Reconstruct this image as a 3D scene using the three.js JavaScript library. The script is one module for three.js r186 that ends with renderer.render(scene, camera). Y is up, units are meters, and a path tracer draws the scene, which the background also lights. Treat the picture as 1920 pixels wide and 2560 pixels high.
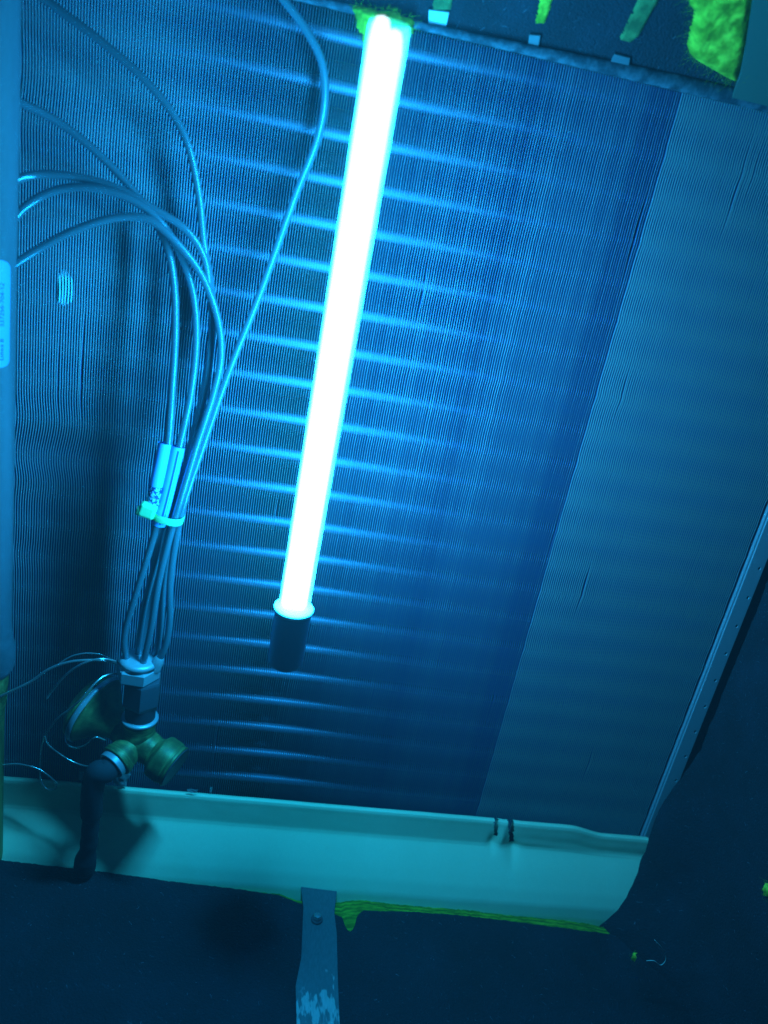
import * as THREE from 'three';
import { mergeGeometries, toCreasedNormals } from 'three/addons/utils/BufferGeometryUtils.js';
import { RoundedBoxGeometry } from 'three/addons/geometries/RoundedBoxGeometry.js';
import { ImprovedNoise } from 'three/addons/math/ImprovedNoise.js';

// ------------------------------------------------------------------ camera
// Millimetre frame: X along the coil, Y up (0 = top tube row), Z out of the coil face. World = metres, floor plate at y = 0.
const LIFT = 665;
const W = (X, Y, Z) => new THREE.Vector3(X / 1000, (Y + LIFT) / 1000, Z / 1000);
const FOCAL = 1900, EYE = [-36.3522, -96.7942, 515.5724];
const AX = [[0.9797149784650988, 0.181829150279278, 0.08424203867332682], [0.13957316483375423, -0.9207877744443284, 0.36423784275129595], [0.14379809675170332, -0.34509134231757227, -0.9274880445741681]];
const scene = new THREE.Scene();
scene.background = new THREE.Color(0x000000);
const camera = new THREE.PerspectiveCamera(2 * Math.atan(1280 / FOCAL) * 180 / Math.PI, 0.75, 0.01, 10);
camera.position.copy(W(...EYE));
camera.quaternion.setFromRotationMatrix(new THREE.Matrix4().makeBasis(new THREE.Vector3(...AX[0]), new THREE.Vector3(...AX[1]).negate(), new THREE.Vector3(...AX[2]).negate()));
camera.focus = 0.57; camera.userData.fStop = 5;
camera.updateMatrixWorld();
const renderer = new THREE.WebGLRenderer({ antialias: true });
renderer.toneMapping = THREE.LinearToneMapping;
renderer.toneMappingExposure = 1;
renderer.shadowMap.enabled = true;
scene.fog = new THREE.FogExp2(new THREE.Color().setRGB(0.78, 0.86, 1.0), 0.08);   // thin dusty air that glows round the lamp

// ------------------------------------------------------------------ light: the lit ultraviolet lamp is the only source
const LIGHT = new THREE.Color().setRGB(0.006, 0.47, 1.0);
const LAMP_I = 0.061, LAMP_N = 9;
const LT = [-15.3, -11, 121], LB = [-15.3, -322, 101];          // lamp axis, top and flange, in mm
for (let k = 0; k < LAMP_N; k++) {
  const t = (k + 0.5) / LAMP_N, p = new THREE.PointLight(LIGHT, LAMP_I, 0, 2);
  p.position.copy(W(LT[0] + (LB[0] - LT[0]) * t, LT[1] + (LB[1] - LT[1]) * t, LT[2] + (LB[2] - LT[2]) * t));
  p.name = 'uv_lamp_light'; p.castShadow = true; p.shadow.radius = 0.45; p.shadow.mapSize.set(512, 512);
  p.shadow.camera.near = 0.01; p.shadow.camera.far = 3;
  scene.add(p);
}

// ------------------------------------------------------------------ helpers
let seed = 7;
const rnd = () => { seed = (seed * 1664525 + 1013904223) >>> 0; return seed / 4294967296; };
const NZ = new ImprovedNoise();
const noise = (x, y, z = 0) => NZ.noise(x + 31.7, y + 17.3, z + 5.1);
const fbm = (x, y, z = 0) => noise(x, y, z) * 0.55 + noise(x * 2.1, y * 2.1, z + 9) * 0.28 + noise(x * 4.3, y * 4.3, z + 21) * 0.17;
const smooth = (a, b, x) => { const t = Math.min(1, Math.max(0, (x - a) / (b - a))); return t * t * (3 - 2 * t); };
const ray = (px, py) => { const a = (px - 960) / FOCAL, b = (py - 1280) / FOCAL; return [0, 1, 2].map(k => AX[0][k] * a + AX[1][k] * b + AX[2][k]); };
const atZ = (px, py, Z) => { const d = ray(px, py), t = (Z - EYE[2]) / d[2]; return [EYE[0] + d[0] * t, EYE[1] + d[1] * t, Z]; };
const floorY = X => -612 - 10 * (X - 50) / 265;
const onFloor = (px, py) => { const d = ray(px, py); let q = [0, -632, 0]; for (let k = 0; k < 6; k++) { const t = (floorY(q[0]) - EYE[1]) / d[1]; q = d.map((v, i) => EYE[i] + v * t); } return q; };
const taken = {};
const numbered = n => { taken[n] = (taken[n] ?? -1) + 1; return taken[n] ? `${n}_${String(taken[n]).padStart(3, '0')}` : n; };
function shade(o) { o.traverse(m => { if (m.isMesh) { m.castShadow = true; m.receiveShadow = true; } }); return o; }
function thing(name, label, category, pos = [0, -LIFT, 0], group) {
  const o = new THREE.Group(); o.name = numbered(name); o.position.copy(W(...pos)); o.userData = { label, category };
  if (group) o.userData.group = group;
  o.updateMatrixWorld(); scene.add(o); return o;
}
function put(name, geo, mat, parent, extra) {           // geometry is in world metres; moved into the parent's frame
  const g = Array.isArray(geo) ? mergeGeometries(geo.map(q => q.index ? q.toNonIndexed() : q)) : geo;
  const m = new THREE.Mesh(g, mat); m.name = name;
  if (parent) { parent.updateMatrixWorld(true); g.applyMatrix4(parent.matrixWorld.clone().invert()); parent.add(m); } else { m.name = numbered(name); scene.add(m); }
  if (extra) Object.assign(m.userData, extra);
  m.castShadow = m.receiveShadow = true; return m;
}
function gridGeo(nu, nv, fn, keep) {                    // fn(u, v) -> [X, Y, Z] in mm (+ uv in metres)
  const pos = [], uv = [], idx = [];
  for (let j = 0; j <= nv; j++) for (let i = 0; i <= nu; i++) { const q = fn(i / nu, j / nv), w = W(q[0], q[1], q[2]); pos.push(w.x, w.y, w.z); uv.push(q[3] ?? i / nu, q[4] ?? j / nv); }
  for (let j = 0; j < nv; j++) for (let i = 0; i < nu; i++) {
    if (keep && !keep((i + 0.5) / nu, (j + 0.5) / nv)) continue;
    const a = j * (nu + 1) + i, b = a + 1, c = a + nu + 1, d = c + 1; idx.push(a, b, d, a, d, c);
  }
  const g = new THREE.BufferGeometry();
  g.setAttribute('position', new THREE.Float32BufferAttribute(pos, 3)); g.setAttribute('uv', new THREE.Float32BufferAttribute(uv, 2)); g.setIndex(idx); g.computeVertexNormals(); return g;
}
function tubeGeo(pts, r, seg = 60, rad = 12) {          // pts in mm; ends capped
  const c = new THREE.CatmullRomCurve3(pts.map(p => W(...p)), false, 'centripetal');
  const g = new THREE.TubeGeometry(c, seg, r / 1000, rad, false);
  const cap = t => { const p = c.getPoint(t), d = c.getTangent(t), q = new THREE.CircleGeometry(r / 1000, rad); if (t === 0) d.negate(); q.applyQuaternion(new THREE.Quaternion().setFromUnitVectors(new THREE.Vector3(0, 0, 1), d)); q.translate(p.x, p.y, p.z); return q; };
  return mergeGeometries([g, cap(0), cap(1)].map(x => x.toNonIndexed()));
}
function latheAlong(profile, from, dir, seg = 36, phase = 0) {   // profile: [radius, along] in mm, turned about the line from -> dir
  const g = new THREE.LatheGeometry(profile.map(([r, a]) => new THREE.Vector2(r / 1000, a / 1000)), seg, phase);
  g.applyQuaternion(new THREE.Quaternion().setFromUnitVectors(new THREE.Vector3(0, 1, 0), new THREE.Vector3(...dir).normalize()));
  const p = W(...from); g.translate(p.x, p.y, p.z); return g;
}
function sheetGeo(outline, z0, thick, frame) {          // an outline in a plane (mm), thickened; frame = Matrix4 of that plane in metres
  const s = new THREE.Shape(outline.map(([x, y]) => new THREE.Vector2(x / 1000, y / 1000)));
  const g = new THREE.ExtrudeGeometry(s, { depth: thick / 1000, bevelEnabled: true, bevelThickness: 0.0002, bevelSize: 0.0002, bevelSegments: 1, steps: 1 });
  g.translate(0, 0, z0 / 1000); g.applyMatrix4(frame); return g;
}
function dataTex(n, fn, srgb = true, rx = 1, ry = 1) {
  const a = new Uint8Array(n * n * 4);
  for (let j = 0; j < n; j++) for (let i = 0; i < n; i++) { const c = fn(i / n, j / n); for (let k = 0; k < 3; k++) a[(j * n + i) * 4 + k] = Math.max(0, Math.min(255, Math.round(c[k] * 255))); a[(j * n + i) * 4 + 3] = 255; }
  const t = new THREE.DataTexture(a, n, n, THREE.RGBAFormat); t.wrapS = t.wrapT = THREE.RepeatWrapping; t.magFilter = THREE.LinearFilter; t.minFilter = THREE.LinearMipmapLinearFilter; t.generateMipmaps = true;
  if (srgb) t.colorSpace = THREE.SRGBColorSpace; t.repeat.set(rx, ry); t.needsUpdate = true; return t;
}
const rgb = (r, g, b) => new THREE.Color().setRGB(r, g, b);
const mat = (c, roughness = 0.6, metalness = 0, more = {}) => new THREE.MeshStandardMaterial({ color: c, roughness, metalness, side: THREE.DoubleSide, ...more });

// ------------------------------------------------------------------ materials
const tile = (f, n) => (u, v) => {                      // blends a noise so that it repeats without a seam
  const a = f(u * n, v * n), b = f((u - 1) * n, v * n), c = f(u * n, (v - 1) * n), d = f((u - 1) * n, (v - 1) * n);
  return (a * (1 - u) + b * u) * (1 - v) + (c * (1 - u) + d * u) * v;
};
const clothNoise = tile((x, y) => fbm(x, y), 9), coarse = tile((x, y) => fbm(x, y, 3), 3);
const facingTex = (() => {
  const N = 1024, spots = new Float32Array(N * N);
  for (let k = 0; k < 1500; k++) {                      // lint and dust caught in the facing
    const x = rnd() * N, y = rnd() * N, l = 1 + rnd() * rnd() * 14, a = rnd() * Math.PI, s = 0.12 + rnd() * rnd() * 0.75;
    for (let t = 0; t < l; t += 0.5) { const i = (Math.round(x + Math.cos(a) * t) + N * 2) % N, j = (Math.round(y + Math.sin(a + t * 0.05) * t) + N * 2) % N; spots[j * N + i] = Math.max(spots[j * N + i], s); }
  }
  return dataTex(N, (u, v) => { const s = spots[Math.floor(v * N) * N + Math.floor(u * N)], g = 0.72 + 0.35 * clothNoise(u, v) + 0.3 * coarse(u, v) + (rnd() - 0.5) * 0.22; return [0.17 * g + s * 0.42, 0.19 * g + s * 0.46, 0.25 * g + s * 0.48]; });
})();
const facingBump = dataTex(512, (u, v) => { const g = 0.5 + 0.3 * clothNoise(u, v) + (rnd() - 0.5) * 0.5; return [g, g, g]; }, false);
const M = {
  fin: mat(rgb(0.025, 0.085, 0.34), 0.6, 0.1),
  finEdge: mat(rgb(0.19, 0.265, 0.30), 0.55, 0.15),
  coilTube: mat(rgb(0.09, 0.135, 0.22), 0.50, 0.35),
  plate: mat(rgb(0.50, 0.58, 0.66), 0.45, 0.35),
  facing: mat(rgb(1, 1, 1), 0.92, 0, { map: facingTex, bumpMap: facingBump, bumpScale: 0.0018 }),
  copper: mat(rgb(0.09, 0.20, 0.26), 0.22, 0.5),
  fitting: mat(rgb(0.30, 0.38, 0.44), 0.42, 0.3),
  rubber: mat(rgb(0.02, 0.025, 0.035), 0.85),
  dark: mat(rgb(0.05, 0.06, 0.08), 0.5),
  wire: mat(rgb(0.55, 0.60, 0.62), 0.25, 0.8),
  base: mat(rgb(0.40, 0.50, 0.66), 0.7),
  tie: new THREE.MeshPhysicalMaterial({ color: rgb(0.14, 0.60, 0.26), roughness: 0.8, side: THREE.DoubleSide }),
};
const mottle = (n, lo, hi, sc) => { const f = tile((x, y) => fbm(x, y, 11), sc); return dataTex(n, (u, v) => { const k = smooth(-0.35, 0.4, f(u, v) + (rnd() - 0.5) * 0.16); return lo.map((q, i) => q + (hi[i] - q) * k); }); };
M.brass = mat(rgb(1, 1, 1), 0.48, 0.3, { map: mottle(256, [0.26, 0.30, 0.17], [0.56, 0.60, 0.35], 7) });
M.pan = mat(rgb(1, 1, 1), 0.55, 0, { map: mottle(512, [0.84, 0.93, 0.78], [0.90, 0.98, 0.84], 4) });
M.galv = mat(rgb(1, 1, 1), 0.5, 0.3, { map: mottle(256, [0.32, 0.38, 0.42], [0.46, 0.52, 0.56], 6) });
M.pipe = mat(rgb(1, 1, 1), 0.68, 0, { map: mottle(256, [0.20, 0.28, 0.32], [0.29, 0.37, 0.42], 5) });
M.fiber = mat(rgb(1, 1, 1), 0.95, 0, { map: mottle(512, [0.66, 0.78, 0.12], [0.95, 1.0, 0.30], 12), bumpMap: facingBump, bumpScale: 0.0008 });
M.fiberDull = mat(rgb(1, 1, 1), 0.95, 0, { map: mottle(256, [0.30, 0.40, 0.22], [0.48, 0.60, 0.34], 9), bumpMap: facingBump, bumpScale: 0.0012 });
M.fiber.map = mottle(512, [0.52, 0.58, 0.06], [1.0, 1.0, 0.30], 7);
{ const f = tile((x, y) => fbm(x * 0.35, y * 2.2, 4), 14); M.fiberEdge = mat(rgb(1, 1, 1), 0.95, 0, { map: dataTex(512, (u, v) => { const k = smooth(-0.4, 0.45, f(u, v) + (rnd() - 0.5) * 0.3); return [0.36 + 0.36 * k, 0.46 + 0.36 * k, 0.05 + 0.14 * k]; }), bumpMap: facingBump, bumpScale: 0.0008 }); }
M.seal = mat(rgb(1, 1, 1), 0.9, 0, { map: mottle(512, [0.14, 0.20, 0.25], [0.36, 0.44, 0.50], 11), bumpMap: facingBump, bumpScale: 0.0006 });

// ------------------------------------------------------------------ the setting: floor lining, side lining, top baffle
const WHITE_EDGE = [[-60, 2139], [0, 2146], [202, 2168], [482, 2204], [603, 2213], [699, 2225], [745, 2240], [845, 2245], [899, 2239], [1001, 2251], [1146, 2264], [1333, 2281], [1472, 2299], [1514, 2308], [1640, 2324]].map(p => onFloor(...p));
const DARK_EDGE = [[-60, 2139], [0, 2146], [202, 2168], [482, 2205], [603, 2219], [699, 2234], [745, 2252], [800, 2266], [846, 2284], [858, 2290], [864, 2316], [876, 2324], [886, 2316], [893, 2286], [907, 2272], [1001, 2274], [1062, 2277], [1267, 2296], [1363, 2311], [1508, 2328], [1640, 2346]].map(p => onFloor(...p));
const edgeZ = E => X => { for (let k = 0; k < E.length - 1; k++) if (X <= E[k + 1][0] || k === E.length - 2) { const t = (X - E[k][0]) / (E[k + 1][0] - E[k][0]); return E[k][2] + (E[k + 1][2] - E[k][2]) * Math.max(0, t); } };
const whiteZ = edgeZ(WHITE_EDGE), darkZ = edgeZ(DARK_EDGE);
const floorH = (X, Z) => floorY(X) + 1.6 * fbm(X / 38, Z / 38) + 0.5 * fbm(X / 7, Z / 7) - 2.5 * smooth(60, 240, Z);
const floor = new THREE.Group(); floor.name = 'floor'; floor.userData = { kind: 'structure', label: 'dark fabric-faced insulation lining the floor below the drain pan' }; scene.add(floor);
put('base_sheet', gridGeo(2, 2, (u, v) => [-290 + 760 * u, -664, -60 + 420 * v]), M.galv, floor);
{ // fibreglass batt under the facing, cut edge along the pan
  const nx = 300, prof = [[0, -22], [0, -14], [0.4, -8], [1.2, -3.5], [3, -1.4], [9, -1.0], [30, -1.8]];
  put('fiberglass_batt', gridGeo(nx, prof.length - 1, (u, v) => {
    const X = -262 + 610 * u, p = prof[Math.round(v * (prof.length - 1))], z = whiteZ(X) + p[0] + (p[0] < 20 ? 1.3 * fbm(X / 5, p[1] / 5, 7) : 0);
    return [X, floorH(X, z) + p[1] + (p[0] < 20 ? 1.1 * fbm(X / 4, z / 3, 3) : -0.8), z, X / 60, p[0] / 60 + p[1] / 60];
  }), M.fiberEdge, floor, { label: 'yellow cut edge of the floor insulation' });
  put('facing', gridGeo(340, 70, (u, v) => {
    const X = -275 + 690 * u, z0 = darkZ(X) + 0.8 * fbm(X / 3, 1.5) + 0.5, Z = z0 + Math.pow(v, 1.6) * (340 - z0), roll = 2.2 * Math.exp(-(Z - z0) / 1.5);
    return [X, floorH(X, Z) + 0.9 - roll, Z, X / 300, Z / 300];
  }), M.facing, floor);
}
// side lining: stands off the coil's right end, bulging inwards low down
const wallX = (Y, Z) => 349.5 - 52 * smooth(-570, -634, Y) * (1 - 0.75 * smooth(52, 115, Z)) - 17 * smooth(-455, -535, Y) * (1 - smooth(18, 70, Z)) + 2.2 * fbm(Y / 45, Z / 45, 5) + 0.6 * fbm(Y / 8, Z / 8, 5) + 0.02 * Z;
const wall = new THREE.Group(); wall.name = 'wall'; wall.userData = { kind: 'structure', label: 'dark fabric-faced insulation lining the side wall beside the coil' }; scene.add(wall);
put('facing', gridGeo(120, 200, (u, v) => {
  const Y = -660 + 720 * v, z0 = 6.5 + 9 * smooth(-500, -640, Y) + 1.2 * fbm(Y / 9, 2) + 0.8 * fbm(Y / 3, 4), Z = z0 + Math.pow(u, 1.5) * (360 - z0);
  return [wallX(Y, Z) + 4 * Math.exp(-(Z - z0) / 2), Y, Z, Z / 300, Y / 300];
}), M.facing, wall);
put('back_sheet', gridGeo(2, 2, (u, v) => [366, -664 + 730 * v, -60 + 420 * u]), M.galv, wall);

// top baffle: leans out over the coil at about 45 degrees
const BAF = new THREE.Matrix4().makeBasis(new THREE.Vector3(1, 0, 0), new THREE.Vector3(0, 1, 1).normalize(), new THREE.Vector3(0, -1, 1).normalize()).setPosition(W(0, 19, -3));
const onBaffle = (px, py) => { const d = ray(px, py), t = ((EYE[2] + 3) - (EYE[1] - 19)) / (d[1] - d[2]), q = d.map((v, i) => EYE[i] + v * t); return [q[0], Math.hypot(q[1] - 19, q[2] + 3) * Math.sign(q[1] - 19)]; };
const baffle = new THREE.Group(); baffle.name = 'ceiling'; baffle.userData = { kind: 'structure', label: 'dark insulation lining leaning out above the coil' }; scene.add(baffle);
{
  const g = gridGeo(160, 30, (u, v) => [0, 0, 0]); const p = g.attributes.position, uv = g.attributes.uv;
  for (let k = 0; k < p.count; k++) { const x = -280 + 700 * (k % 161) / 160, y = -2 + 180 * Math.floor(k / 161) / 30, q = new THREE.Vector3(x / 1000, y / 1000, 0.0008 * fbm(x / 20, y / 20)).applyMatrix4(BAF); p.setXYZ(k, q.x, q.y, q.z); uv.setXY(k, x / 300, y / 300); }
  g.computeVertexNormals(); put('facing', g, M.facing, baffle);
}

// ------------------------------------------------------------------ the coil
const coil = thing('evaporator_coil', 'large finned heat exchanger coil with horizontal tubes behind thin blue-lit fins', 'coil', [50, -575, 0]);
const PITCH = 1.676, X0 = -268, X1 = 331, SPLIT = 176, TOP = 13.5, BOT = -574;
const rowY = i => 2 - 25.94 * i;
{
  const dents = [[-190, -258, 38, 12, 2.6], [-175, -284, 46, 11, -3.0], [-205, -303, 30, 10, 1.8], [-215, -48, 60, 18, 1.8], [-200, -80, 60, 14, -1.2], [-120, -300, 12, 20, -1.2], [-160, -330, 26, 10, 1.5], [-205, -360, 24, 9, -1.4], [-95, -390, 16, 10, 0.6], [60, -60, 30, 12, 0.35], [260, -120, 60, 9, 0.5]];
  const fins = [[], []], edges = [[], []];
  const nS = Math.floor((X1 - X0) / PITCH), ny = 150;
  for (let i = 0; i <= nS; i++) {
    const X = X0 + i * PITCH, right = X > SPLIT ? 1 : 0, stray = rnd(), amp = stray > 0.93 ? (rnd() - 0.5) * 1.7 : (rnd() - 0.5) * 0.22, at = BOT + rnd() * (TOP - BOT), wid = 9 + rnd() * 20;
    const vary = 0.75 + 0.5 * rnd() + 0.5 * noise(i * 0.13, 40), lean = (right ? 0.72 : X > -15 ? 0.24 : -0.24 - 0.26 * smooth(-80, -160, X)) * (right || X < -15 ? 0.88 + 0.12 * vary : vary), drop = Math.abs(lean) * (right ? 0.42 : 0.5);
    const zf = right ? 0.25 : 0, prof = [[zf - drop, 0], [-5, 0.06], [-12, -0.14], [-24, 0.14], [-40, 0]];
    const col = (Y, z, off) => {
      let x = X + off;
      const ph = (Y - rowY(0)) / 25.94, w = Math.max(0, 1 + z / 16);
      x += w * (0.07 * Math.cos(ph * Math.PI * 2) + (right ? 0.26 : 0.12) * (Math.abs(((ph / 2) % 1 + 1) % 1 - 0.5) < 0.06 ? 1 : 0));
      for (const [dx, dy, rx, ry, a] of dents) { const e = ((X - dx) / rx) ** 2 + ((Y - dy) / ry) ** 2; if (e < 6) x += 0.6 * w * a * Math.exp(-e); }
      x += w * amp * Math.exp(-(((Y - at) / wid) ** 2));
      x += w * 0.05 * noise(i * 0.9, Y / 14);
      return x;
    };
    const bot = BOT + 3 * Math.abs(noise(i * 0.3, 3));
    const strip = pr => {
      const pos = [], idx = [], n = pr.length;
      for (let j = 0; j <= ny; j++) {
        const Y = bot + (TOP - bot) * j / ny;
        for (const [z, o] of pr) { const q = W(col(Y, z, o * (1 + 0.22 * Math.cos((Y - rowY(0)) / 25.94 * Math.PI * 2))), Y, z); pos.push(q.x, q.y, q.z); }
        if (j) for (let k = 0; k < n - 1; k++) { const a = (j - 1) * n + k, b = a + 1, c = a + n, d = c + 1; idx.push(a, b, d, a, d, c); }
      }
      const g = new THREE.BufferGeometry(); g.setAttribute('position', new THREE.Float32BufferAttribute(pos, 3)); g.setIndex(idx); return g;
    };
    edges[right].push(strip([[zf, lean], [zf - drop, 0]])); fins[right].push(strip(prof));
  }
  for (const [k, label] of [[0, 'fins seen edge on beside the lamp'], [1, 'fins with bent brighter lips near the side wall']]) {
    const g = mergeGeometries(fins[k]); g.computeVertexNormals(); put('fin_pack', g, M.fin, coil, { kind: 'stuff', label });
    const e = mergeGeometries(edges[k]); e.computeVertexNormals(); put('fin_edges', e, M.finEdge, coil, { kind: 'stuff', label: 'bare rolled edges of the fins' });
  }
  for (let i = 0; i < 22; i++) put('coil_tube', tubeGeo([[X0 - 6, rowY(i), -5.0], [30, rowY(i), -5.0], [X1 + 4, rowY(i), -5.0]], 3.7, 2, 24), M.coilTube, coil);
  for (let i = 0; i < 22; i++) put('coil_tube', tubeGeo([[X0 - 6, rowY(i) - 13, -31], [30, rowY(i) - 13, -31], [X1 + 4, rowY(i) - 13, -31]], 4.9, 2, 14), M.coilTube, coil);
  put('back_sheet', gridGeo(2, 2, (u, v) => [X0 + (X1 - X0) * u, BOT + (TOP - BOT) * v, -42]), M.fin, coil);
  const shiny = mat(rgb(0.11, 0.17, 0.22), 0.36, 0.9);
  for (let k = 0; k < 5; k++) {
    const c = atZ(150 + 7.4 * k, 712 + 4 * Math.abs(k - 2), 0.6), n1 = new THREE.Vector3(...EYE.map((v, i) => v - c[i])).normalize(), n2 = new THREE.Vector3((LT[0] + LB[0]) / 2 - c[0], (LT[1] + LB[1]) / 2 - c[1], 111 - c[2]).normalize(), n = n1.add(n2).normalize();
    const side = new THREE.Vector3(0, 1, 0).cross(n).normalize(), upv = n.clone().cross(side).normalize();
    put('bent_fin', gridGeo(2, 12, (u, v) => { const a = (u - 0.5) * 0.75, b = (v - 0.5) * (26 - 4 * Math.abs(k - 2)), h = -b * b * 0.012 - a * a * 0.2; return [0, 1, 2].map(i => c[i] + side.getComponent(i) * a + upv.getComponent(i) * b + n.getComponent(i) * h); }), shiny, coil, { label: 'flattened shiny fin' });
  }
  // end plate: a folded metal edge with punched holes
  const sh = new THREE.Shape([[334.5, -571], [346, -571], [347, TOP + 5], [334.5, TOP + 5]].map(([x, y]) => new THREE.Vector2(x / 1000, (y + LIFT) / 1000)));
  for (let i = 1; i < 21; i++) { const h = new THREE.Path(); h.absellipse(343.2 / 1000, (rowY(i) - 6 + LIFT) / 1000, 0.0013, 0.0017, 0, Math.PI * 2, true); sh.holes.push(h); }
  const eg = new THREE.ExtrudeGeometry(sh, { depth: 0.0012, bevelEnabled: true, bevelThickness: 0.0003, bevelSize: 0.0003, bevelSegments: 2, curveSegments: 10 }); eg.translate(0, 0, 0.0035);
  put('end_plate', eg, M.plate, coil, { label: 'folded metal edge with small punched holes' });
  put('end_web', new THREE.BoxGeometry(0.0012, 0.59, 0.042).translate(0.3342, (-280 + LIFT) / 1000, -0.0185), M.plate, coil);
}
{ // fibrous seal along the coil's top edge
  const s = thing('foam_seal', 'frayed fibrous sealing strip along the top edge of the coil', 'seal', [0, 14, 0]);
  put('strip', gridGeo(360, 10, (u, v) => {
    const X = -270 + 600 * u, a = v * Math.PI, th = 3.4 + 3.2 * smooth(0, 190, X) + 0.5 * fbm(X / 14, 1);
    return [X, TOP + th * (1 - Math.cos(a)) / 2 * 1.35 + 0.2 * fbm(X / 9, v * 5), 0.5 + 2.0 * Math.sin(a) + 0.45 * fbm(X / 16, v * 6, 3), X / 80, v * 0.12];
  }), M.seal, s);
}

// ------------------------------------------------------------------ drain pan
{
  const pan = thing('drain_pan', 'long white sheet drain pan below the coil, lip torn at two slots', 'drain pan', [40, -655, 15]);
  const prof = [[2, -574], [5, -556], [8, -552], [10.5, -551], [12.4, -551.8], [13.2, -554], [13.4, -558], [14.2, -566], [15.0, -573.5], [16.4, -576.5], [22.5, -583], [31, -592], [38, -600], [44, -609], [47, -620], [50, -660]];
  const slot = (X, Y) => { const a = 191 + 0.12 * (-553 - Y) * 0.9 + 1.2 * noise(Y / 3, 2), b = 203 + 0.34 * (-553 - Y) + 1.0 * noise(Y / 3, 8); return (Y > -566 && Y < -549 && X > a - 2.0 * (1 - smooth(-556, -566, Y) * 0.5) && X < a + 1.6) || (Y > -572 && Y < -549 && X > b - 2.0 && X < b + 2.2 + 1.4 * smooth(-562, -553, Y)); };
  const np = prof.length - 1, nsub = 4, nv = np * nsub, nx = 620;
  const at = v => { const f = v * np, k = Math.min(np - 1, Math.floor(f)), t = f - k; return [prof[k][0] + (prof[k + 1][0] - prof[k][0]) * t, prof[k][1] + (prof[k + 1][1] - prof[k][1]) * t]; };
  const shape = (u, v) => {
    const X = -290 + 624 * u; let [z, Y] = at(v);
    const upper = smooth(-590, -574, Y);
    const far = smooth(206, 214, X);
    z += far * upper * (1.5 * smooth(-574, -560, Y) - 1.0) + far * 0.9 * Math.exp(-(((Y + 570 + 0.05 * (X - 210)) / 3.5) ** 2));   // right of the tear the lip leans out over a shallow rib
    Y -= 6 * smooth(258, 292, X) * smooth(-585, -556, Y);                       // the lip drops away towards the end
    z -= 2.6 * Math.exp(-(((X - 191) / 4) ** 2)) * Math.exp(-(((Y + 572) / 7) ** 2)) + 3.0 * Math.exp(-(((X - 210) / 5) ** 2)) * Math.exp(-(((Y + 577) / 8) ** 2));
    z += 2.2 * Math.exp(-(((X - 198.5) / 4) ** 2)) * Math.exp(-(((Y + 564) / 10) ** 2));
    z += 0.5 * fbm(X / 60, Y / 40) + 0.12 * fbm(X / 9, Y / 9);
    return [X, Y, z, X / 400, Y / 400];
  };
  put('body', gridGeo(nx, nv, shape, (u, v) => { const X = -290 + 624 * u, [, Y] = at(v); return !slot(X, Y) || Y > -549; }), M.pan, pan);
}

// ------------------------------------------------------------------ ultraviolet lamp
{
  const lamp = thing('uv_lamp', 'glowing white ultraviolet tube lamp with dark round end cap before the coil', 'lamp', [-15.3, -365, 98]);
  const dir = [0, LT[1] - LB[1], LT[2] - LB[2]], len = Math.hypot(...dir), n = dir.map(v => v / len);
  const core = new THREE.MeshStandardMaterial({ color: 0x000000, emissive: rgb(1.5, 1.75, 1.9), emissiveIntensity: 1, roughness: 1 });
  for (const [s, l] of [[-1, len + 1], [1, len - 3]]) put('glow_tube', latheAlong([[0, 2], [4, 2], [4.7, 4], [4.7, l - 9], [4.0, l - 4], [3, l - 1], [0, l]], [LB[0] - 0.4 + 3.2 * s, LB[1], LB[2]], n, 24), core, lamp);
  const glass = new THREE.MeshPhysicalMaterial({ color: rgb(0.95, 1, 1), emissive: rgb(0.10, 3.0, 3.3), emissiveIntensity: 1, roughness: 0.05, transmission: 0.82, thickness: 0, ior: 1.45, side: THREE.DoubleSide });
  put('glass_sleeve', latheAlong([[9.5, 0.5], [9.5, len - 4], [8.9, len - 1]], LB, n, 40), glass, lamp);
  const ceramic = mat(rgb(0.85, 0.9, 0.92), 0.5);
  put('flange', latheAlong([[0, 1.5], [11.7, 1.5], [12.3, 0.9], [12.3, -0.8], [11.6, -1.5], [0, -1.5]], LB, n, 40), ceramic, lamp, { label: 'bright round flange below the glass' });
  put('end_cap', latheAlong([[0, -1.6], [11, -1.6], [11.2, -4], [11.2, -36], [10.4, -39.8], [8, -42], [4, -42.8], [0, -43]], LB, n, 40), M.base, lamp, { label: 'dark cylindrical cap' });
}

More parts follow.
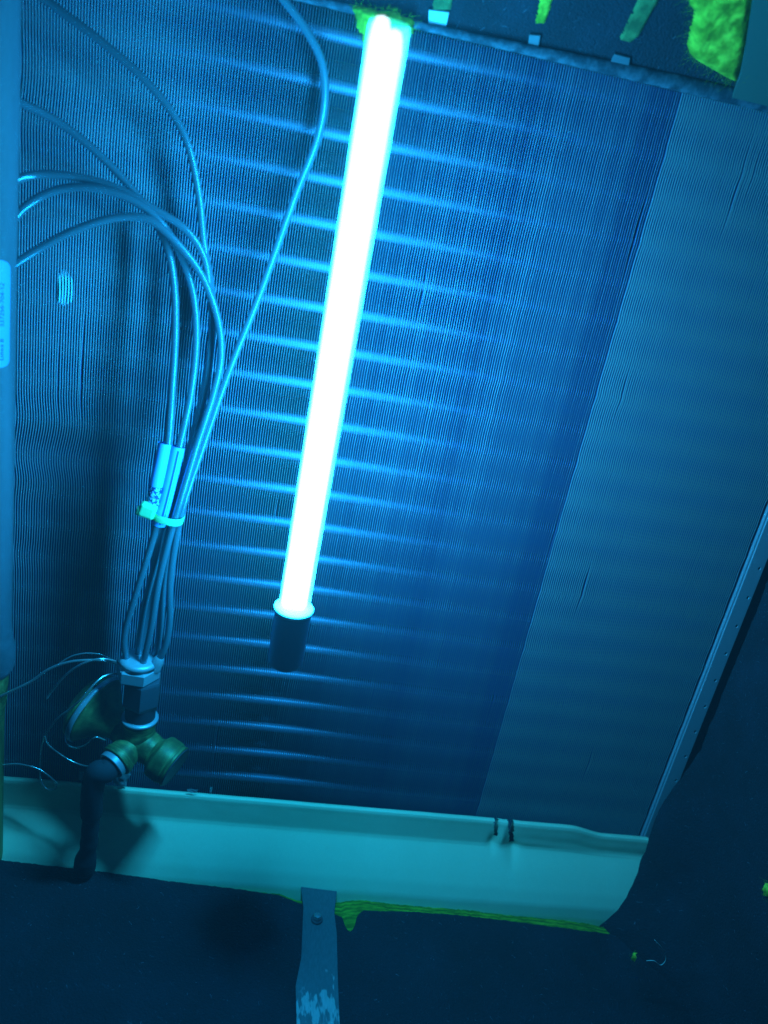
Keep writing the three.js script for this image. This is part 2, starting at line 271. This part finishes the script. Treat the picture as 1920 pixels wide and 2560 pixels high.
// ------------------------------------------------------------------ suction header with label
{
  const h = thing('header_pipe', 'thick pale vertical header pipe with a printed label beside the coil', 'pipe', [-216, -655, 40]);
  const from = [-216, 0, 40];
  put('pipe', latheAlong([[0, 60], [15.2, 60], [15.4, -60], [15.1, -180], [15.2, -300], [15.1, -395], [15.6, -404], [17.4, -412], [17.9, -421], [17.2, -428], [15, -433], [13.2, -434]], from, [0, 1, 0], 48), M.pipe, h);
  put('lower_pipe', latheAlong([[13.2, -428], [13.4, -442], [12.6, -456], [11.4, -466], [11, -480], [11, -655]], from, [0, 1, 0], 40), M.brass, h, { label: 'darker narrower pipe below the brazed joint' });
  const c = document.createElement('canvas'); c.width = 1024; c.height = 384; const x = c.getContext('2d');
  x.fillStyle = '#4a8fbe'; x.fillRect(0, 0, 1024, 384); x.fillStyle = '#041238'; x.textBaseline = 'middle';
  x.font = 'bold 54px sans-serif'; x.save(); x.translate(70, 300); x.scale(1.15, 1); x.fillText('Linea B', 0, 0); x.restore();
  x.save(); x.translate(400, 300); x.scale(1.15, 1); x.font = 'bold 54px sans-serif'; x.fillText('337256-704-12', 0, 0); x.restore();
  const t = new THREE.CanvasTexture(c); t.colorSpace = THREE.SRGBColorSpace;
  const y1 = atZ(10, 652, 52)[1], y0 = atZ(10, 922, 52)[1], corner = 5;
  const lab = gridGeo(40, 60, (u, v) => {
    const edge = Math.min(v, 1 - v) * (y1 - y0), cut = edge < corner ? corner - Math.sqrt(Math.max(0, corner * corner - (corner - edge) ** 2)) : 0;
    const a0 = -20 * Math.PI / 180 + cut / 15.5, a1 = 66 * Math.PI / 180 - cut / 15.5, a = a0 + (a1 - a0) * u, Y = y0 + (y1 - y0) * v;
    return [-216 + 15.75 * Math.sin(a), Y, 40 + 15.75 * Math.cos(a), v, 1 - u];
  });
  put('label', lab, new THREE.MeshStandardMaterial({ map: t, roughness: 0.5, side: THREE.DoubleSide }), h, { label: 'pale sticker with dark printed numbers' });
}

// ------------------------------------------------------------------ distributor with its six feeder tubes
const NUT = [-114, -411, 42];
{
  const d = thing('distributor', 'bundle of thin curved metal feeder tubes rising from a hexagonal distributor nut', 'distributor', [NUT[0], -432, NUT[2]]);
  const z = (...p) => p.map(([a, b, c]) => atZ(a, b, c));
  const tubes = [
    z([690, -25, 24], [760, 66, 24], [803, 150, 24], [813, 232, 24], [796, 340, 25], [740, 486, 27], [648, 740, 30], [578, 914, 33], [509, 1110, 38], [458, 1265, 43], [440, 1352, 44], [426, 1453, 45], [424, 1560, 45], [412, 1620, 45], [394, 1655, 44]),
    z([80, -25, 24], [231, 87, 24], [347, 185, 24], [428, 278, 24], [469, 359, 24], [497, 486, 24], [510, 610, 22], [528, 720, 20], [532, 820, 22], [512, 960, 26], [470, 1140, 32], [436, 1270, 37], [422, 1345, 37], [408, 1460, 36], [402, 1560, 35], [392, 1620, 36], [378, 1655, 37]),
    z([30, 246, 36], [139, 301, 27], [243, 382, 23], [336, 480, 21], [385, 550, 22], [420, 625, 26], [436, 720, 30], [438, 840, 34], [430, 980, 38], [420, 1110, 42], [396, 1270, 46], [388, 1325, 46], [366, 1402, 46], [337, 1495, 46], [314, 1575, 45], [312, 1625, 45], [322, 1662, 44]),
    z([20, 458, 40], [87, 437, 30], [174, 440, 27], [289, 469, 26], [382, 521, 27], [463, 573, 27], [509, 640, 26], [524, 730, 25], [531, 800, 24], [516, 960, 27], [476, 1130, 33], [424, 1290, 38], [408, 1345, 38], [385, 1450, 36], [365, 1560, 35], [352, 1655, 35]),
    z([15, 575, 40], [70, 512, 31], [140, 476, 28], [231, 469, 29], [330, 500, 29], [405, 560, 28], [455, 645, 26], [484, 740, 27], [491, 850, 31], [478, 980, 36], [450, 1110, 41], [412, 1280, 44], [396, 1345, 43], [385, 1420, 41], [362, 1510, 40], [350, 1590, 39], [345, 1655, 39]),
    z([15, 675, 40], [104, 618, 33], [200, 570, 31], [300, 543, 31], [372, 549, 32], [440, 605, 32], [505, 690, 31], [545, 800, 31], [553, 890, 33], [535, 980, 36], [490, 1120, 42], [445, 1270, 46], [425, 1340, 48], [398, 1450, 49], [378, 1570, 49], [362, 1640, 48], [354, 1672, 47]),
  ];
  for (const t of tubes) put('feeder_tube', tubeGeo(t, 2.35, 150, 16), M.copper, d);
  const up = [0.02, 1, 0.03];
  for (const t of tubes) { const e = t[t.length - 1], q = t[t.length - 2], l = Math.hypot(q[0] - e[0], q[1] - e[1], q[2] - e[2]), n = q.map((v, k) => (v - e[k]) / l); put('ferrule', latheAlong([[4.6, -6], [4.3, 0], [3.4, 3.5], [2.4, 5]], e, n, 16), M.fitting, d); }
  put('solder_cone', latheAlong([[0, 5], [6, 4.6], [11, 3.8], [12.6, 3], [13.4, 1.6], [13.4, -1], [0, -1]], NUT, up, 40), M.fitting, d);
  const hexProf = [[0, -1], [13.4, -1], [15.4, -2.6], [15.4, -10.4], [14, -11.8], [0, -11.8]];
  const hex = latheAlong(hexProf, NUT, up, 6, 0.45).toNonIndexed(); hex.computeVertexNormals();
  put('hex_nut', hex, M.fitting, d);
  d.userData.tubes = undefined; delete d.userData.tubes;
}
// ------------------------------------------------------------------ expansion valve
{
  const v = thing('expansion_valve', 'tarnished brass expansion valve with round diaphragm head and side cap', 'valve', [-110, -478, 42]);
  const B = [-110, -478, 42], up = [0, 1, 0];
  const lock = latheAlong([[0, 48], [11.6, 48], [12.2, 46.5], [12.2, 31], [10.6, 28], [0, 28]], B, up, 6, 0.1).toNonIndexed(); lock.computeVertexNormals();
  put('union_nut', lock, M.dark, v, { label: 'dark hexagonal union nut' });
  put('collar', latheAlong([[9.4, 36], [9.4, 18]], B, up, 32), M.rubber, v, { label: 'black collar above the brass body' });
  put('neck', latheAlong([[10.2, 18], [10.8, 16.5], [10.6, 14], [9.6, 8], [9, 0]], B, up, 32), M.brass, v);
  put('neck_ring', latheAlong([[9.3, 18.9], [11.4, 18.5], [11.6, 17.2], [11, 16.2], [9.3, 16]], B, up, 32), M.fitting, v);
  const ax = new THREE.Vector3(0.86, -0.27, 0.40).normalize().toArray(), back = ax.map(q => -q);
  put('body', [latheAlong([[0, -17], [9, -16], [10.2, -8], [10.8, 0], [10.4, 8], [9.6, 14], [9.6, 20], [0, 20]], B, ax, 32), latheAlong([[0, -12], [7, -11], [10, -6], [11, 0], [10.4, 8], [9, 14]], B, up, 28)], M.brass, v);
  const sc = put('side_cap', latheAlong([[9.6, 13], [10.6, 15], [13.6, 17], [14.2, 18.5], [14.2, 26], [13.4, 27], [13.4, 28], [13.9, 29.5], [13.2, 30.2], [12.4, 29.6], [0, 29.2]], B, ax, 40), M.brass, v);
  put('cap_face', latheAlong([[0, 29.5], [12.6, 29.7], [13.3, 30.5], [13.1, 31], [12.4, 30.6], [0, 30.3]], B, ax, 40), M.dark, sc, { label: 'dark disc closing the side cap' });
  const dh = put('diaphragm_head', latheAlong([[8.6, 12], [9.6, 18], [12.5, 24], [17.5, 29.5], [21.6, 33], [23.2, 34.5], [23.5, 36], [22.6, 37.3], [21.8, 37.5], [21.8, 38.9], [22.9, 39.5], [22.2, 41.5], [17, 45.5], [9, 47.5], [0, 48]], B, back, 48), M.brass, v);
  put('head_ring', latheAlong([[23.2, 34.3], [24.1, 35.1], [24.2, 37.1], [23.4, 37.9], [22.2, 37.9]], B, back, 48), M.fitting, dh);
  const od = new THREE.Vector3(-0.50, -0.30, 0.72).normalize().toArray();
  const inl = put('inlet', latheAlong([[8, 2], [9.4, 8], [10.2, 14], [11, 15.2], [11, 18.4], [10.4, 19], [8.8, 19]], B, od, 36), M.brass, v);
  put('inlet_sleeve', latheAlong([[9.4, 17], [9.5, 22.5], [9, 23], [8, 23]], B, od, 36), M.fitting, inl);
  v.scale.setScalar(1.14);
  // insulated liquid line
  const s = thing('insulated_line', 'black foam-covered refrigerant line dropping from the valve to the floor', 'hose', [-144, -640, 30]);
  const q0 = B.map((c, k) => c + od[k] * 21), q1 = B.map((c, k) => c + od[k] * 31);
  const path = [q0, q1, atZ(245, 1930, 66), atZ(232, 1975, 65), atZ(228, 2040, 60), atZ(222, 2110, 56), atZ(214, 2150, 53), atZ(210, 2182, 50), atZ(208, 2200, 48)];
  const rads = t => { const y = 1880 + t * 320; return 0.86 * (t < 0.12 ? 9.4 : t < 0.30 ? 9.2 : t < 0.43 ? 9.2 - 0.3 * (t > 0.4) : t < 0.455 ? 8.9 - (t - 0.43) * 60 : t < 0.74 ? 7.3 + 0.2 * Math.sin(t * 60) : t < 0.80 ? 7.3 + (t - 0.74) * 36 : t < 0.885 ? 9.4 : t < 0.91 ? 9.4 - (t - 0.885) * 90 : 7.0); };
  const c = new THREE.CatmullRomCurve3(path.map(p => W(...p)), false, 'centripetal'), fr = c.computeFrenetFrames(140), pos = [], idx = [];
  for (let i = 0; i <= 140; i++) { const p = c.getPointAt(i / 140), r = rads(i / 140) / 1000; for (let k = 0; k <= 22; k++) { const a = k / 22 * Math.PI * 2, w = r * (1 + 0.035 * noise(i / 9, Math.cos(a) * 2, Math.sin(a) * 2)), o = fr.normals[i].clone().multiplyScalar(Math.cos(a) * w).addScaledVector(fr.binormals[i], Math.sin(a) * w).add(p); pos.push(o.x, o.y, o.z); } if (i) for (let k = 0; k < 22; k++) { const A = (i - 1) * 23 + k, D = A + 23; idx.push(A, A + 1, D + 1, A, D + 1, D); } }
  const g = new THREE.BufferGeometry(); g.setAttribute('position', new THREE.Float32BufferAttribute(pos, 3)); g.setIndex(idx); g.computeVertexNormals();
  put('sleeve', g, M.rubber, s);
}
// ------------------------------------------------------------------ paper sleeves and cable tie on the feeder tubes
{
  const sleeve = (label, pts, r, paint) => {
    const P = pts.map(p => atZ(...p)), t = thing('paper_sleeve', label, 'label sleeve', P[P.length - 1], 'paper sleeves round the feeder tubes');
    const c = document.createElement('canvas'); c.width = 256; c.height = 512; const x = c.getContext('2d'); paint(x);
    const tx = new THREE.CanvasTexture(c); tx.colorSpace = THREE.SRGBColorSpace;
    const cv = new THREE.CatmullRomCurve3(P.map(p => W(...p))), g = new THREE.TubeGeometry(cv, 30, r / 1000, 24, false), uv = g.attributes.uv;
    for (let k = 0; k < uv.count; k++) uv.setXY(k, uv.getY(k), 1 - uv.getX(k));
    put('paper', g, new THREE.MeshStandardMaterial({ map: tx, roughness: 0.6, side: THREE.DoubleSide }), t); return t;
  };
  sleeve('pale paper sleeve with a speckled printed code above the cable tie', [[413, 1108, 42], [402, 1160, 44], [391, 1210, 46], [382, 1262, 47]], 4.4, x => {
    x.fillStyle = '#5fa4f2'; x.fillRect(0, 0, 256, 512); x.fillStyle = '#0d2a66'; x.fillRect(0, 350, 256, 162); x.fillStyle = '#8cc0ff';
    for (let k = 0; k < 260; k++) x.fillRect(Math.floor(rnd() * 32) * 8, 352 + Math.floor(rnd() * 20) * 8, 8, 8 + 8 * Math.floor(rnd() * 2));
  });
  sleeve('pale paper sleeve with a dark lengthwise stripe running through the cable tie', [[445, 1116, 41], [428, 1190, 43], [408, 1270, 46], [396, 1312, 47]], 4.4, x => {
    x.fillStyle = '#5fa4f2'; x.fillRect(0, 0, 256, 512); x.fillStyle = '#0d2a66'; for (const k of [0, 128]) { x.fillRect(k + 6, 18, 12, 476); x.fillRect(k + 26, 18, 4, 476); x.fillRect(k + 70, 18, 10, 476); }
  });
  const t = thing('cable_tie', 'green nylon cable tie strapped round the bundle of feeder tubes', 'cable tie', [-108, -302, 42]);
  const A = atZ(378, 1281, 46), E = atZ(456, 1300, 44), C = A.map((v, k) => (v + E[k]) / 2), hw = Math.hypot(E[0] - A[0], E[1] - A[1]) / 2 + 1.2, dx = [(E[0] - A[0]) / (2 * hw), (E[1] - A[1]) / (2 * hw)];
  const band = gridGeo(72, 4, (u, v) => {
    const a = u * Math.PI * 2, s = Math.sign(Math.cos(a)) * Math.pow(Math.abs(Math.cos(a)), 0.75) * hw, dz = Math.sin(a) * 9.2, o = v < 0.5 ? 0 : 0.9, b = [-2.6, 2.6, 2.6, -2.6, -2.6][Math.round(v * 4)], th = [0, 0, 1, 1, 0][Math.round(v * 4)];
    return [C[0] + dx[0] * (s + Math.cos(a) * th) - dx[1] * b, C[1] + dx[1] * (s + Math.cos(a) * th) + dx[0] * b, C[2] - 1.5 + dz + Math.sin(a) * th];
  });
  put('strap', band.toNonIndexed(), M.tie, t);
  const head = new RoundedBoxGeometry(0.0105, 0.0092, 0.0075, 4, 0.002); head.rotateZ(-0.25); const hp = W(...atZ(369, 1276, 52)); head.translate(hp.x, hp.y, hp.z);
  const tail = new RoundedBoxGeometry(0.004, 0.006, 0.006, 3, 0.0018); tail.rotateZ(-0.25); const tp = W(...atZ(349, 1276, 52)); tail.translate(tp.x, tp.y, tp.z);
  put('head', head, M.tie, t); put('tail', tail, M.tie, t);
}
// ------------------------------------------------------------------ loose capillary wires around the valve
{
  const wires = [
    ['thick greenish capillary wire arching from the header pipe to the nut', [[-10, 1745, 50], [40, 1722, 48], [80, 1702, 46], [122, 1673, 45], [172, 1655, 44], [226, 1650, 42], [268, 1652, 38], [300, 1662, 34]], 0.95],
    ['shiny thin wire bowing over the diaphragm head with a hooked end', [[118, 1745, 46], [128, 1731, 46], [172, 1681, 50], [214, 1656, 52], [254, 1647, 50], [299, 1657, 42], [312, 1672, 36]], 0.75],
    ['thin upper wire looping above the other capillary wires', [[140, 1664, 36], [181, 1640, 36], [220, 1633, 36], [259, 1639, 35], [300, 1668, 33]], 0.55],
    ['bright wire descending past the rim of the diaphragm head', [[112, 1838, 50], [144, 1796, 55], [178, 1770, 57], [203, 1748, 58], [234, 1712, 54], [259, 1691, 48], [287, 1684, 42], [306, 1690, 36]], 0.7],
    ['dull wire curled under the diaphragm head', [[180, 1770, 20], [166, 1815, 24], [167, 1857, 40], [184, 1869, 46], [212, 1863, 52], [240, 1843, 56], [262, 1850, 52]], 0.65],
    ['dull wire sagging from the loose coil to the black line', [[112, 1838, 48], [118, 1858, 46], [147, 1883, 44], [184, 1905, 44], [215, 1915, 46], [246, 1914, 50]], 0.6],
    ['grey wire ending in a small loop over the pan lip', [[-10, 1914, 40], [45, 1910, 40], [95, 1922, 40], [125, 1942, 40], [141, 1958, 38], [134, 1973, 36], [116, 1972, 34], [102, 1950, 33], [100, 1915, 34], [104, 1870, 38], [112, 1838, 46]], 0.6],
  ];
  for (const [label, pts, r] of wires) { const P = pts.map(p => atZ(...p)), t = thing('capillary_wire', label, 'wire', P[0], 'loose wires round the valve'); put('strand', tubeGeo(P, r, 80, 8), M.wire, t); }
}
// ------------------------------------------------------------------ metal strap on the floor lining, with its screw
{
  const L = [[750, 2219], [757, 2275], [752, 2400], [738, 2470], [741, 2570], [742, 2640]].map(p => onFloor(...p)), R = [[841, 2231], [834, 2290], [840, 2340], [843, 2450], [848, 2570], [852, 2640]].map(p => onFloor(...p));
  const t = thing('metal_strap', 'flat grey metal strap screwed down over the floor insulation', 'strap', [50, -640, 80]);
  const f = E => v => { const q = v * (E.length - 1), k = Math.min(E.length - 2, Math.floor(q)), s = q - k; return E[k].map((a, i) => a + (E[k + 1][i] - a) * s); };
  const fl = f(L), frr = f(R), pf = dataTex(512, (u, v) => { const p = smooth(0.10, 0.26, fbm(u * 5 + 3, v * 9) - 0.55 * Math.abs(v - 0.78) * 3 + 0.28), k = 0.92 + 0.12 * fbm(u * 20, v * 30) + (rnd() - 0.5) * 0.05; return [(0.42 + 0.30 * p) * k, (0.47 + 0.30 * p) * k, (0.50 + 0.28 * p) * k]; });
  const top = (u, v) => { const a = fl(v), b = frr(v), X = a[0] + (b[0] - a[0]) * u, Z = a[2] + (b[2] - a[2]) * u; return [X, floorY(X) + 3.4 + 6 * (1 - smooth(15, 45, Z)) * 0.4 + 0.5 * fbm(Z / 40, u) - 2.5 * smooth(60, 240, Z), Z, u, v]; };
  const a = gridGeo(8, 60, top), b = gridGeo(8, 60, (u, v) => { const q = top(u, v); q[1] -= 1.3; return q; });
  const rim = gridGeo(136, 1, (s, w) => { const n = s * 136, q = n <= 8 ? top(n / 8, 0) : n <= 68 ? top(1, (n - 8) / 60) : n <= 76 ? top(1 - (n - 68) / 8, 1) : top(0, 1 - (n - 76) / 60); q[1] -= 1.3 * w; return q; });
  put('strap', [a, b, rim], mat(rgb(1, 1, 1), 0.5, 0.25, { map: pf }), t);
  const sp = onFloor(790, 2308), S = [sp[0], floorY(sp[0]) + 4.2, sp[2]];
  const wa = put('washer', latheAlong([[0, 0], [4.6, 0], [4.6, 0.7], [4.2, 1], [0, 1]], S, [0, 1, 0.05], 24), M.dark, t);
  const hx = latheAlong([[0, 1], [3.3, 1], [3.3, 4], [2.7, 4.8], [0, 5]], S, [0, 1, 0.05], 6).toNonIndexed(); hx.computeVertexNormals(); put('screw', hx, M.wire, wa);
}
// ------------------------------------------------------------------ things on the top baffle
function lumpy(poly, height, step, frame, rough = 1) {  // a puffy patch filling an outline on a plane (mm)
  const xs = poly.map(p => p[0]), ys = poly.map(p => p[1]), x0 = Math.min(...xs), x1 = Math.max(...xs), y0 = Math.min(...ys), y1 = Math.max(...ys), nx = Math.ceil((x1 - x0) / step), ny = Math.ceil((y1 - y0) / step);
  const inside = (x, y) => { let c = false, d = 1e9; for (let i = 0, j = poly.length - 1; i < poly.length; j = i++) { const [ax, ay] = poly[i], [bx, by] = poly[j]; if ((ay > y) !== (by > y) && x < (bx - ax) * (y - ay) / (by - ay) + ax) c = !c; const t = Math.max(0, Math.min(1, ((x - ax) * (bx - ax) + (y - ay) * (by - ay)) / ((bx - ax) ** 2 + (by - ay) ** 2 + 1e-9))); d = Math.min(d, Math.hypot(x - ax - t * (bx - ax), y - ay - t * (by - ay))); } return c ? d : -d; };
  const g = gridGeo(nx, ny, (u, v) => [0, 0, 0, (x0 + (x1 - x0) * u) / 60, (y0 + (y1 - y0) * v) / 60], (u, v) => { const x = x0 + (x1 - x0) * u, y = y0 + (y1 - y0) * v; return inside(x, y) + rough * 1.6 * fbm(x / 2.5, y / 2.5) > 0; });
  const p = g.attributes.position;
  for (let k = 0; k < p.count; k++) { const x = x0 + (x1 - x0) * (k % (nx + 1)) / nx, y = y0 + (y1 - y0) * Math.floor(k / (nx + 1)) / ny, d = Math.max(0, inside(x, y)); const h = height * Math.sqrt(Math.min(1, d / (height * 0.8))) * (1 + 0.5 * rough * fbm(x / 9, y / 9, 2)) + 0.9 * rough * fbm(x / 2.2, y / 2.2, 6) + 0.6; const q = new THREE.Vector3(x / 1000, y / 1000, h / 1000).applyMatrix4(frame); p.setXYZ(k, q.x, q.y, q.z); }
  g.computeVertexNormals(); return g;
}
function fuzz(anchor, count, len, frame) {              // loose glass fibres: tapering slivers
  const pos = [];
  for (let k = 0; k < count; k++) { const [x, y, h] = anchor(), a = rnd() * 6.28, l = len * (0.3 + rnd()), w = 0.10; let px = x, py = y, pz = h, dx = Math.cos(a), dy = Math.sin(a), dz = 0.3 + rnd() * 0.6; for (let s = 0; s < 3; s++) { const qx = px + dx * l / 3, qy = py + dy * l / 3, qz = pz + dz * l / 3; const nx = -dy * w * (1 - s / 3.5), ny = dx * w * (1 - s / 3.5); for (const v of [[px + nx, py + ny, pz], [px - nx, py - ny, pz], [qx, qy, qz]]) { const q = new THREE.Vector3(...v.map(c => c / 1000)).applyMatrix4(frame); pos.push(q.x, q.y, q.z); } px = qx; py = qy; pz = qz; dx += (rnd() - 0.5) * 0.9; dy += (rnd() - 0.5) * 0.9; dz -= 0.3; } }
  const g = new THREE.BufferGeometry(); g.setAttribute('position', new THREE.Float32BufferAttribute(pos, 3)); g.setAttribute('uv', new THREE.Float32BufferAttribute(new Float32Array(pos.length / 3 * 2).fill(0.3), 2)); g.computeVertexNormals(); return g;
}
const mapB = pts => pts.map(p => onBaffle(...p));
const bw = (x, y) => { const q = new THREE.Vector3(x / 1000, y / 1000, 0).applyMatrix4(BAF); return [q.x * 1000, q.y * 1000 - LIFT, q.z * 1000]; };
{
  const poly = mapB([[1715, -60], [1721, 0], [1736, 24], [1727, 60], [1718, 108], [1724, 130], [1745, 148], [1782, 169], [1812, 187], [1840, 199], [1851, 172], [1860, 136], [1872, 90], [1884, 0], [1895, -60]]);
  const t = thing('fiberglass_tuft', 'large torn tuft of bright yellow fiberglass beside the flat panel', 'insulation', bw(...poly[6]), 'torn fiberglass');
  put('tuft', lumpy(poly, 7, 0.6, BAF, 0.45), M.fiber, t);
  put('loose_fibers', fuzz(() => { const k = Math.floor(rnd() * 9), a = poly[k], b = poly[k + 1], s = rnd(); return [a[0] + (b[0] - a[0]) * s + rnd() * 2, a[1] + (b[1] - a[1]) * s + rnd() * 2, 1 + rnd() * 2]; }, 420, 6, BAF), M.fiber, t, { kind: 'stuff' });
  // fluff round the lamp's upper end
  const fp = mapB([[884, 22], [892, 12], [930, 20], [945, 24], [985, 26], [1000, 40], [1030, 42], [1036, 70], [1020, 100], [930, 100], [905, 80], [893, 62]]);
  const F2 = new THREE.Matrix4().setPosition(W(0, 0, 8));
  const pf = [[882, 20], [900, 12], [932, 18], [944, 24], [985, 24], [1004, 38], [1032, 44], [1036, 72], [1018, 104], [930, 112], [908, 130], [906, 86], [893, 64], [890, 40]].map(p => atZ(p[0], p[1], 8)).map(q => [q[0], q[1]]);
  const u = thing('fiberglass_tuft', 'small greenish fiberglass tuft squeezed behind the top of the lamp', 'insulation', [-15, 10, 8], 'torn fiberglass');
  put('tuft', lumpy(pf, 5, 0.6, F2.clone().setPosition(W(0, 0, 5))), M.fiber, u);
  put('loose_fibers', fuzz(() => { const k = Math.floor(rnd() * (pf.length - 1)), a = pf[k], b = pf[k + 1], s = rnd(); return [a[0] + (b[0] - a[0]) * s, a[1] + (b[1] - a[1]) * s, 3 + rnd() * 2]; }, 120, 4, F2.clone().setPosition(W(0, 0, 5))), M.fiber, u, { kind: 'stuff' });
  const strips = [
    ['dim yellow fiberglass strip nearest the lamp top', [[1082, 22], [1090, -50], [1140, -50], [1127, 22]], 'wide bright metal tab above the coil beside the lamp', [[1073, 20], [1122, 26], [1114, 66], [1072, 58]]],
    ['narrow bright yellow fiberglass strip between two dark linings', [[1338, 56], [1360, -50], [1396, -50], [1362, 56]], 'small metal tab below the narrow fiberglass strip', [[1324, 82], [1350, 84], [1345, 114], [1320, 110]]],
    ['faint green fiberglass strip beside the large torn tuft', [[1548, 96], [1618, -50], [1672, -50], [1596, 88], [1574, 104]], 'short metal tab set on the sealing strip', [[1536, 130], [1574, 140], [1570, 164], [1524, 156]]],
  ];
  for (const [l1, a, l2, b] of strips) {
    const A = mapB(a), B = mapB(b), s = thing('fiberglass_strip', l1, 'insulation', bw(...A[0]), 'fiberglass strips above the coil'); put('strip', lumpy(A, 1.6, 0.7, BAF, 0.6), l1.startsWith('narrow') ? M.fiber : M.fiberDull, s);
    const m = thing('metal_tab', l2, 'tab', bw(...B[3]), 'metal tabs above the coil'); put('tab', sheetGeo(B, 1.2, 1, BAF), l2.startsWith('wide') ? M.plate : M.galv, m);
  }
  // flat panel above the coil's right end
  const P = mapB([[1818, 262], [1826, 236], [1850, 165], [1862, 100], [1886, -60], [2060, -60], [2060, 330], [1920, 292]]);
  const t2 = thing('flat_panel', 'smooth dull panel standing on the coil beside the large yellow tuft', 'panel', [230, 14, 4]);
  put('panel', sheetGeo(P, 4, 1.4, BAF), mat(rgb(0.07, 0.12, 0.10), 0.75), t2);
}
// ------------------------------------------------------------------ small loose bits
{
  const WALLF = new THREE.Matrix4().makeBasis(new THREE.Vector3(0, 0, -1), new THREE.Vector3(0, 1, 0), new THREE.Vector3(-1, 0, 0));
  const onWall = (px, py) => { const d = ray(px, py); let q = [345, -500, 100]; for (let k = 0; k < 8; k++) { const t = (wallX(q[1], q[2]) - EYE[0]) / d[0]; q = d.map((v, i) => EYE[i] + v * t); } return q; };
  const th = [[1620, 2402], [1638, 2402], [1656, 2413], [1668, 2400], [1660, 2372], [1640, 2350]].map(p => { const q = onWall(...p); q[0] -= 1.2; return q; });
  const t = thing('loose_thread', 'thin white curled thread stuck to the dark side lining', 'thread', th[0]); put('strand', tubeGeo(th, 0.3, 40, 6), mat(rgb(0.7, 0.75, 0.75), 0.8), t);
  const tuft = (label, px, py, w, h, n) => { const q = onWall(px, py), fr = WALLF.clone().setPosition(W(q[0] - 0.8, q[1], q[2])), o = thing('fiberglass_tuft', label, 'insulation', q, 'torn fiberglass'); const poly = []; for (let k = 0; k < 12; k++) { const a = k / 12 * 6.283, r = 0.65 + 0.35 * rnd(); poly.push([Math.cos(a) * w * r, Math.sin(a) * h * r]); } put('tuft', lumpy(poly, 2, 0.5, fr), M.fiber, o); put('loose_fibers', fuzz(() => [(rnd() - 0.5) * w * 2, (rnd() - 0.5) * h * 2, 1], n, 4, fr), M.fiber, o, { kind: 'stuff' }); };
  tuft('small bright yellow tuft poking through the dark side lining', 1924, 2225, 5, 7, 60);
  tuft('small yellow fleck at the foot of the side lining', 1592, 2392, 2.6, 5, 40);
  const flake = (label, px, py, z, w, h, m) => { const c = atZ(px, py, z), o = thing('paper_flake', label, 'flake', [c[0], c[1] - h / 2, z], 'pale flakes along the coil foot'); put('flake', gridGeo(10, 10, (u, v) => [c[0] + (u - 0.5) * w * (0.7 + 0.3 * v) + 0.15 * w * noise(u * 2, v * 2, px), c[1] + (v - 0.5) * h + 0.12 * h * noise(u * 2, v * 2, px + 9), z + 0.25 * Math.min(w, h) * noise(u * 2.5, v * 2.5, px + 4), u, v]), m, o); };
  const paper = mat(rgb(0.34, 0.38, 0.40), 0.8);
  flake('crumpled pale flake behind the black line at the pan lip', 302, 1948, 12, 14, 13, paper);
  flake('narrow pale flake left of the black line', 203, 1940, 12, 3.5, 9, paper);
  flake('small flat flake lying on the pan lip', 482, 1978, 13, 9, 3.5, paper);
  flake('thin upright flake at the foot of the fins', 528, 1974, 9, 2.2, 6, paper);
}
shade(scene);
renderer.render(scene, camera);
